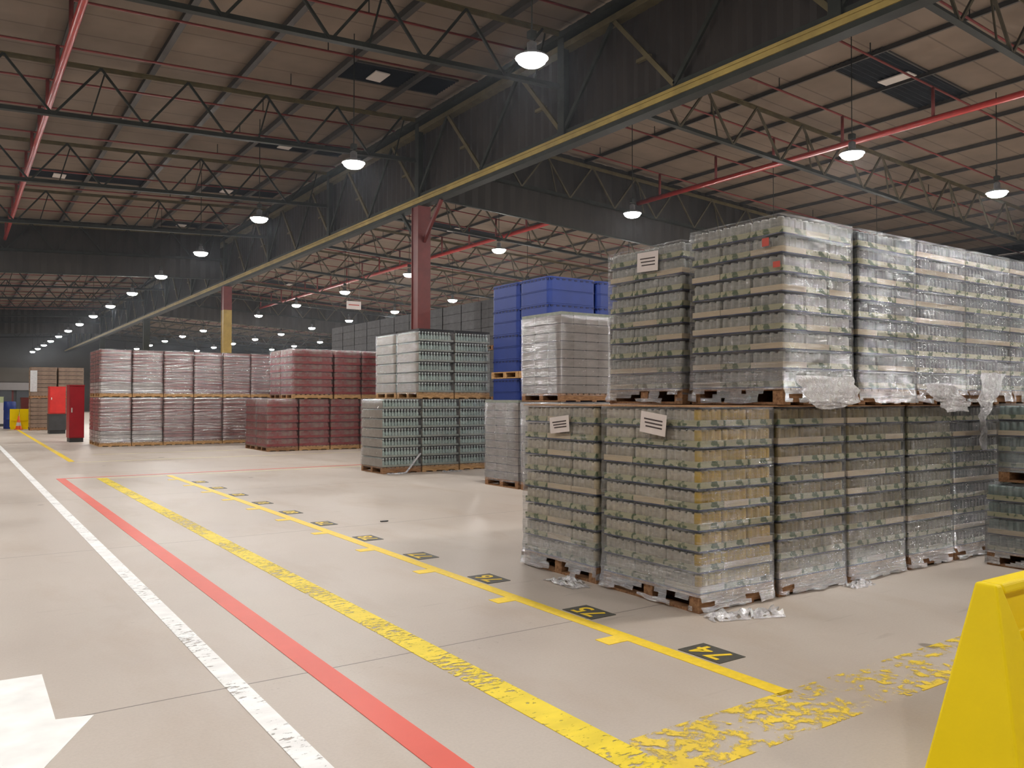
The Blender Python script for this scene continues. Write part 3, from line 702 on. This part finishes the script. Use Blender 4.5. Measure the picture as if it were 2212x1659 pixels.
# --- brown pink shrink wrapped block
gp = 'shiny brownish pink wrapped loads'
PK = (.22, .075, .068, 0); PW = (.36, .32, .30, 0)
for i in range(6):
    a = 4.13+1.02*i; b_ = a+.998
    for j, (c, d) in enumerate(((30.8, 31.95), (32.0, 33.2))):
        if j and i > 1: continue
        for t, (z0, z1) in enumerate(((0, 1.68), (1.69, 3.32))):
            lc = [PW if (k < (3 if i < 2 else 0)) else PK for k in range(12)]
            load('flat', a, b_, c, d, z0, z1, 12, 'shiny brownish wrapped load, %s column from the left, %s tier, %s row' % (ORD[i], ('bottom', 'top')[t], ('front', 'back')[j]), gp, PK, 'film_gloss', seed=i, pal='wood_light', layercolors=lc, free='xy' if i == 0 else 'y')
# --- far brown stack
gf = 'far brown cardboard loads'
for i, (a, b_) in enumerate(((3.32, 4.52), (4.58, 5.78))):
    for t, (z0, z1) in enumerate(((0, 1.63), (1.64, 3.28))):
        e = load('flat', a, b_, 48.8, 49.9, z0, z1, 7, 'far brown carton load behind the red cabinets, %s, %s tier' % (('left', 'right')[i], ('bottom', 'top')[t]), gf, (.20, .135, .095, 0), None, seed=i)
        if i == 0 and t == 1:
            b = MB().mat('can_top'); b.box(-.61, -.57, .35, -.30, -.56, 1.45); o = link('label_sheet', b.mesh('label_sheet'), e); o['label'] = 'pale bluish sheet'
# --- tall grey row far behind the red column
gt = 'tall dim grey loads behind the red column'
for r in range(12):
    c = 19.2+1.22*r
    for t in range(3):
        load('carton', 13.6, 14.7, c, c+1.17, 1.57*t, 1.57*t+1.56, 5, 'dim grey load in the tall row, %s from the near end, %s tier' % (ORD[r], ('bottom', 'middle', 'top')[t]), gt, (.10, .10, .105, 0), None, seed=r)

HAZE = .0010  # scattering volume added for the glow and beams below the lamps
if HAZE:
    t = NT('beam_haze'); t.n.remove(t.b); v = t.add('ShaderNodeVolumeScatter'); v.inputs['Color'].default_value = (.80, .88, 1, 1); v.inputs['Density'].default_value = HAZE; v.inputs['Anisotropy'].default_value = .55
    t.l(v.outputs[0], t.o.inputs['Volume']); M['haze'] = t.m
    b = MB().mat('haze'); b.box(XL+.01, YN+.01, 4.8, XR-.01, YF-.01, 11.2)
    tag(link('beam_haze', b.mesh('beam_haze')), 'thin bluish haze added for the beams under the lamps', 'haze', None, 'stuff')
    SC.cycles.volume_bounces = 0
# ---------------------------------------------------------------- cabinets, far clutter
def box_thing(name, lb, cat, x0, x1, y0, y1, z0, z1, k, base=None, door=True, hk='grey_dark', group=None):
    w, d, h = x1-x0, y1-y0, z1-z0; e = empty(name, ((x0+x1)/2, (y0+y1)/2, z0)); tag(e, lb, cat, group); zb = 0
    if base:
        zb = .16; b = MB().mat(base); b.box(-w/2+.02, -d/2+.02, 0, w/2-.02, d/2-.02, zb); link('plinth', b.mesh('plinth'), e)
    b = MB().mat(k); b.box(-w/2, -d/2, zb, w/2, d/2, h-.03); b.box(-w/2-.015, -d/2-.015, h-.03, w/2+.015, d/2+.015, h); link('body', b.mesh('body'), e)
    if door:
        b = MB().mat(k); b.box(-w/2+.03, -d/2-.018, zb+.04, w/2-.03, -d/2, h-.07); o = link('door', b.mesh('door'), e)
        b = MB().mat('white_beam'); b.box(-w/2+.06, -d/2-.045, h*.52, -w/2+.10, -d/2-.018, h*.6); link('handle', b.mesh('handle'), o)
    return e
box_thing('steel_cabinet', 'tall dark red cabinet left of the brownish stack', 'cabinet', 3.62, 4.12, 34.6, 35.5, 0, 2.15, 'cab_red', 'grey_dark')
box_thing('machine_base', 'dark grey box under the bright red cabinet', 'machine', 3.72, 4.42, 43.5, 44.4, 0, .92, 'grey_dark', 'slip_dark', False)
box_thing('red_cabinet', 'bright red cabinet standing on the dark grey box', 'cabinet', 3.74, 4.40, 43.55, 44.38, .921, 2.2, 'cab_bright')
# far yellow barrier, cone, drum
e = empty('safety_barrier', (2.97, 51.0, 0)); tag(e, 'far yellow plastic barrier at the end of the aisle line', 'barrier')
for s in (-1, 1):
    b = MB().mat('barrier'); x0, x1 = (-.43, -.01) if s < 0 else (.01, .43)
    b.box(x0, -.10, .12, x1, .10, 1.08); b.box(x0+.03, -.16, 0, x1-.03, .16, .14); b.box(x0+.06, -.13, .45, x1-.06, -.10, .85); link('panel', b.mesh('panel'), e)
b = MB(); b.mat('orange'); b.box(-.2, -.2, 0, .2, .2, .04); b.lathe([(.15, .04), (.03, .72)], (0, 0, 0), 16); b.mat('white_beam'); b.lathe([(.125, .2), (.09, .38)], (0, 0, 0), 16, None, False)
tag(link('traffic_cone', b.mesh('traffic_cone'), None, (2.92, 50.5, 0)), 'orange traffic cone in front of the far yellow barrier', 'cone')
b = MB().mat('blue'); b.lathe([(.28, 0), (.29, .03), (.29, .5), (.30, .52), (.29, .54), (.29, 1.0), (.30, 1.02), (.29, 1.45), (.25, 1.48)], (0, 0, 0), 20, None, True, True)
tag(link('plastic_drum', b.mesh('plastic_drum'), None, (2.60, 52.2, 0)), 'blue plastic drum behind the far yellow barrier', 'drum')
box_thing('storage_box', 'brown red box behind the far yellow barrier', 'box', 3.15, 3.6, 52.6, 53.4, 0, 1.7, 'column_red', None, False)
box_thing('storage_box', 'pale wrapped crate at the left frame edge, far down the aisle', 'box', 1.9, 2.6, 56.5, 57.5, 0, 1.4, 'white_beam', 'grey_dark', False)
box_thing('storage_box', 'pale green crate on top of the pale crate at the left edge', 'box', 1.95, 2.5, 56.6, 57.4, 1.4, 1.75, 'fuel_green', None, False)
# hanging bay sign beyond the column
e = empty('hanging_sign', (17.3, 40, 6.33)); tag(e, 'small pale sign hanging from the roof left of the red column', 'sign')
b = MB().mat('paper'); b.box(-.4, -.01, 0, .4, .01, .42); link('panel', b.mesh('panel'), e)
b = MB().mat('red_print'); b.box(-.3, -.016, .2, .3, -.011, .25); link('print', b.mesh('print'), e)
for s in (-.3, .3):
    b = MB().mat('steel_dark'); b.tube([(s, 0, .42), (s, 0, roofz(17.3)-6.34)], .01, 5); link('wire', b.mesh('wire'), e)

# ---------------------------------------------------------------- floor markings
def strip(name, k, quads, lb, cat='floor marking', z=.003, group=None):
    b = MB().mat(k)
    for q in quads:
        n = len(b.v); b.v += [(x, y, .0) for x, y in q] + [(x, y, z) for x, y in q]; m_ = len(q)
        b.face([n+m_+i for i in range(m_)])
        for i in range(m_): b.face([n+i, n+(i+1) % m_, n+m_+(i+1) % m_, n+m_+i])
    return tag(link(name, b.mesh(name)), lb, cat, group)
def rq(x0, x1, y0, y1): return [(x0, y0), (x1, y0), (x1, y1), (x0, y1)]
strip('floor_line', 'white_paint', [rq(1.285, 1.405, -6, 70)], 'worn white painted line down the aisle')
strip('floor_line', 'red_tape', [rq(1.76, 1.915, -6, 18.98)], 'solid red line along the aisle')
strip('floor_line', 'red_tape', [rq(1.915, 12, 18.88, 18.98)], 'thin red line crossing the floor at the far bay edge', z=.002)
strip('floor_line', 'yellow_paint', [rq(2.45, 2.64, -6, 18.6)], 'worn wide yellow painted line')
strip('floor_line', 'yellow_worn', [rq(2.64, 6.4, 2.5, 2.93)], 'badly worn yellow painted band beside the yellow barrier')
strip('floor_line', 'pale_line', [rq(2.64, 12, 18.47, 18.53)], 'thin pale yellow line crossing the far bay edge', z=.002)
strip('floor_line', 'yellow_line_thin', [[(2.50, 23.9), (2.64, 23.9), (3.03, 60), (2.90, 60)]], 'far yellow line running past the red cabinets')
strip('floor_line', 'pale_line', [rq(3.4, 9.0, 26.55, 26.62)], 'thin pale line on the floor in front of the brownish stack', z=.002)
strip('floor_line', 'pale_line', [rq(2.64, 12, 23.55, 23.62)], 'thin pale yellow line between the red stack and the green stack', z=.002)
bay = strip('floor_line', 'yellow_line_thin', [rq(3.765, 3.875, 2.9, 18.5)], 'thin yellow bay line with short ticks beside the number plates')
for k in range(11):
    y = 4.2+1.33*k; b = MB().mat('yellow_line_thin'); b.box(3.60, y-.07, .0, 3.764, y+.07, .0035); link('tick', b.mesh('tick'), bay)
strip('painted_arrow', 'arrow_paint', [[(.03, 5.58), (.03, 4.74), (-.15, 4.72), (.24, 3.92), (.62, 4.70), (.45, 4.74), (.455, 5.56)]], 'white painted arrow head at the bottom left', 'floor marking')
def numplate(txt, y):
    b = MB().mat('plate_black'); b.box(3.905, y-.175, 0, 4.145, y+.175, .004)
    o = tag(link('number_plate', b.mesh('number_plate')), 'black floor plate reading %s in yellow' % txt, 'number plate', 'bay number plates along the yellow line')
    cu = bpy.data.curves.new('digits', 'FONT'); cu.body = txt; cu.size = .24; cu.align_x = 'CENTER'; cu.align_y = 'CENTER'; cu.extrude = .0008; cu.offset = .004; cu.space_character = 1.15
    cu.materials.append(M['yellow_line_thin'])
    tmp = bpy.data.objects.new('tmp', cu); COL.objects.link(tmp); bpy.context.view_layer.update()
    me = bpy.data.meshes.new_from_object(tmp.evaluated_get(bpy.context.evaluated_depsgraph_get())); bpy.data.objects.remove(tmp)
    t = link('digits', me, o, (4.03, y, .0055)); t.rotation_euler = (0, 0, R_(90))
    return o
for t_, y in zip(('74', '75', '76', '77', '78', '79', '80', '81', '82', '83', '84'), (3.63, 4.85, 6.26, 7.56, 8.87, 10.23, 11.5, 12.8, 14.1, 15.4, 16.7)): numplate(t_, y)

# ---------------------------------------------------------------- loose film on the floor and hanging off the stack
def scrap(lb, cx, cy, w, d, seed, h=.05, rz=0, z=0.002):
    b = MB().mat('film_scrap'); nx, ny = 26, 10
    for j in range(ny+1):
        for i in range(nx+1):
            u, v = i/nx, j/ny
            ed = noise.noise(Vector((u*5+seed, v*2, 1)))*.35
            x = (u-.5)*w; y = (v-.5)*d*(1+ed); zz = h*abs(noise.noise(Vector((u*9+seed, v*5, 4))))*math.sin(math.pi*min(1, max(0, v)))*1.6
            b.v.append((x, y, .002+zz))
    for j in range(ny):
        for i in range(nx):
            if noise.noise(Vector((i*.5+seed, j*.6, 9))) > .25: continue
            n = j*(nx+1)+i; b.face([n, n+1, n+nx+2, n+nx+1], True)
    return tag(link('film_scrap', b.mesh('film_scrap'), None, (cx, cy, z), rz), lb, 'plastic film', 'loose plastic film')
scrap('crumpled clear film on the floor at the near corner of the stack', 4.92, 4.12, .62, .22, 1, .06, R_(-18))
scrap('crumpled clear film on the floor by the left side of the stack', 4.50, 5.72, .22, .44, 2, .05)
scrap('small white film tail on the floor under the third column', 6.55, 4.22, .30, .14, 3, .06)
scrap('strand of film on the floor in front of the green stack', 9.3, 16.0, .5, .18, 5, .04)
def hang(lb, pts, wd_, seed, y):
    b = MB().mat('film_scrap'); n = 18
    for i in range(n+1):
        t = i/n*(len(pts)-1); k = min(int(t), len(pts)-2); f = t-k
        x = pts[k][0]*(1-f)+pts[k+1][0]*f; z = pts[k][1]*(1-f)+pts[k+1][1]*f; w = wd_[k]*(1-f)+wd_[k+1]*f
        for j in range(7):
            u = j/6-.5; b.v.append((x+u*w, y-.02-.035*abs(math.sin(u*9+seed+i*.6))-.01, z+.02*noise.noise(Vector((i*.7, j*.9, seed)))))
    for i in range(n):
        for j in range(6): a = i*7+j; b.face([a, a+1, a+8, a+7], True)
    return tag(link('hanging_film', b.mesh('hanging_film')), lb, 'plastic film', 'loose plastic film')
hang('torn film hanging down between the tiers of the nearest stack', [(8.95, 1.90), (8.80, 1.62), (8.70, 1.42), (8.72, 1.12)], [.5, .34, .12, .13], 1, 4.256)
hang('bunched film bulging over the tier joint of the nearest stack', [(7.85, 1.78), (8.0, 1.66), (8.15, 1.60), (8.2, 1.50)], [.5, .6, .6, .4], 2, 4.256)
hang('loose film tail under the second top column', [(6.05, 1.82), (6.15, 1.70), (6.2, 1.60), (6.1, 1.55)], [.8, .8, .7, .3], 3, 4.256)
b = MB().mat('film_scrap'); b.tube([(8.62, 16.22, .42), (8.5, 16.2, .3), (8.36, 16.16, .16), (8.2, 16.1, .02), (7.95, 16.05, .012), (7.75, 16.1, .012)], .022, 6)
tag(link('film_strand', b.mesh('film_strand')), 'pale film strand trailing from the green bottle load', 'plastic film', 'loose plastic film')
b = MB().mat('slip_dark'); b.box(-.05, -.02, 0, .05, .02, .012); b.box(-.02, -.035, 0, .03, .03, .008)
tag(link('litter', b.mesh('litter'), None, (4.75, 9.95, 0.001)), 'small dark bit of litter on the floor near the saw cut', 'litter')

# ---------------------------------------------------------------- yellow barrier in the foreground
def barrier():
    T, zt = 3.64, .84
    def X(z): return T-.6*(zt-z)
    def YN_(z): return 1.71-.4*(zt-z)
    e = empty('plastic_barrier', (T, 1.75, 0)); tag(e, 'big bright yellow plastic barrier in the right foreground', 'barrier')
    XE = 5.3
    b = MB().mat('barrier'); ox, oy = T, 1.75
    def P(x, y, z): return (x-ox, y-oy, z)
    zs = [0, .2, .61, .80, .84]
    # end post: full profile, slanting end
    def seg(xf0, xf1, prof):
        # prof: list of (y(z), z) near-side points from bottom to top; far side vertical at 1.8
        n = len(prof); A = [P(xf0(z), y, z) for y, z in prof]+[P(xf0(zt), 1.8, zt), P(xf0(0), 1.8, 0)]
        B = [P(xf1(z), y, z) for y, z in prof]+[P(xf1(zt), 1.8, zt), P(xf1(0), 1.8, 0)]
        k = len(b.v); b.v += A+B; m_ = n+2
        for i in range(m_): b.face([k+i, k+m_+i, k+m_+(i+1) % m_, k+(i+1) % m_])
        b.face([k+i for i in range(m_)]); b.face([k+m_+i for i in range(m_)][::-1])
    full = [(YN_(z), z) for z in zs]
    seg(X, lambda z: X(z)*0+T+.045, full)
    rec = [(YN_(0), 0), (YN_(.2), .2), (YN_(.605), .605), (YN_(.605)+.10, .615), (YN_(.8)+.045, .79), (YN_(.8), .8), (1.71, .84)]
    seg(lambda z: T+.045, lambda z: XE, rec)
    o = link('shell', b.mesh('shell'), e)
    md = o.modifiers.new('bevel', 'BEVEL'); md.width = .012; md.segments = 3; md.limit_method = 'ANGLE'
    b = MB().mat('barrier'); b.box(-.62, -.52, 0, XE-ox, .09, .05); link('foot', b.mesh('foot'), e)
barrier()
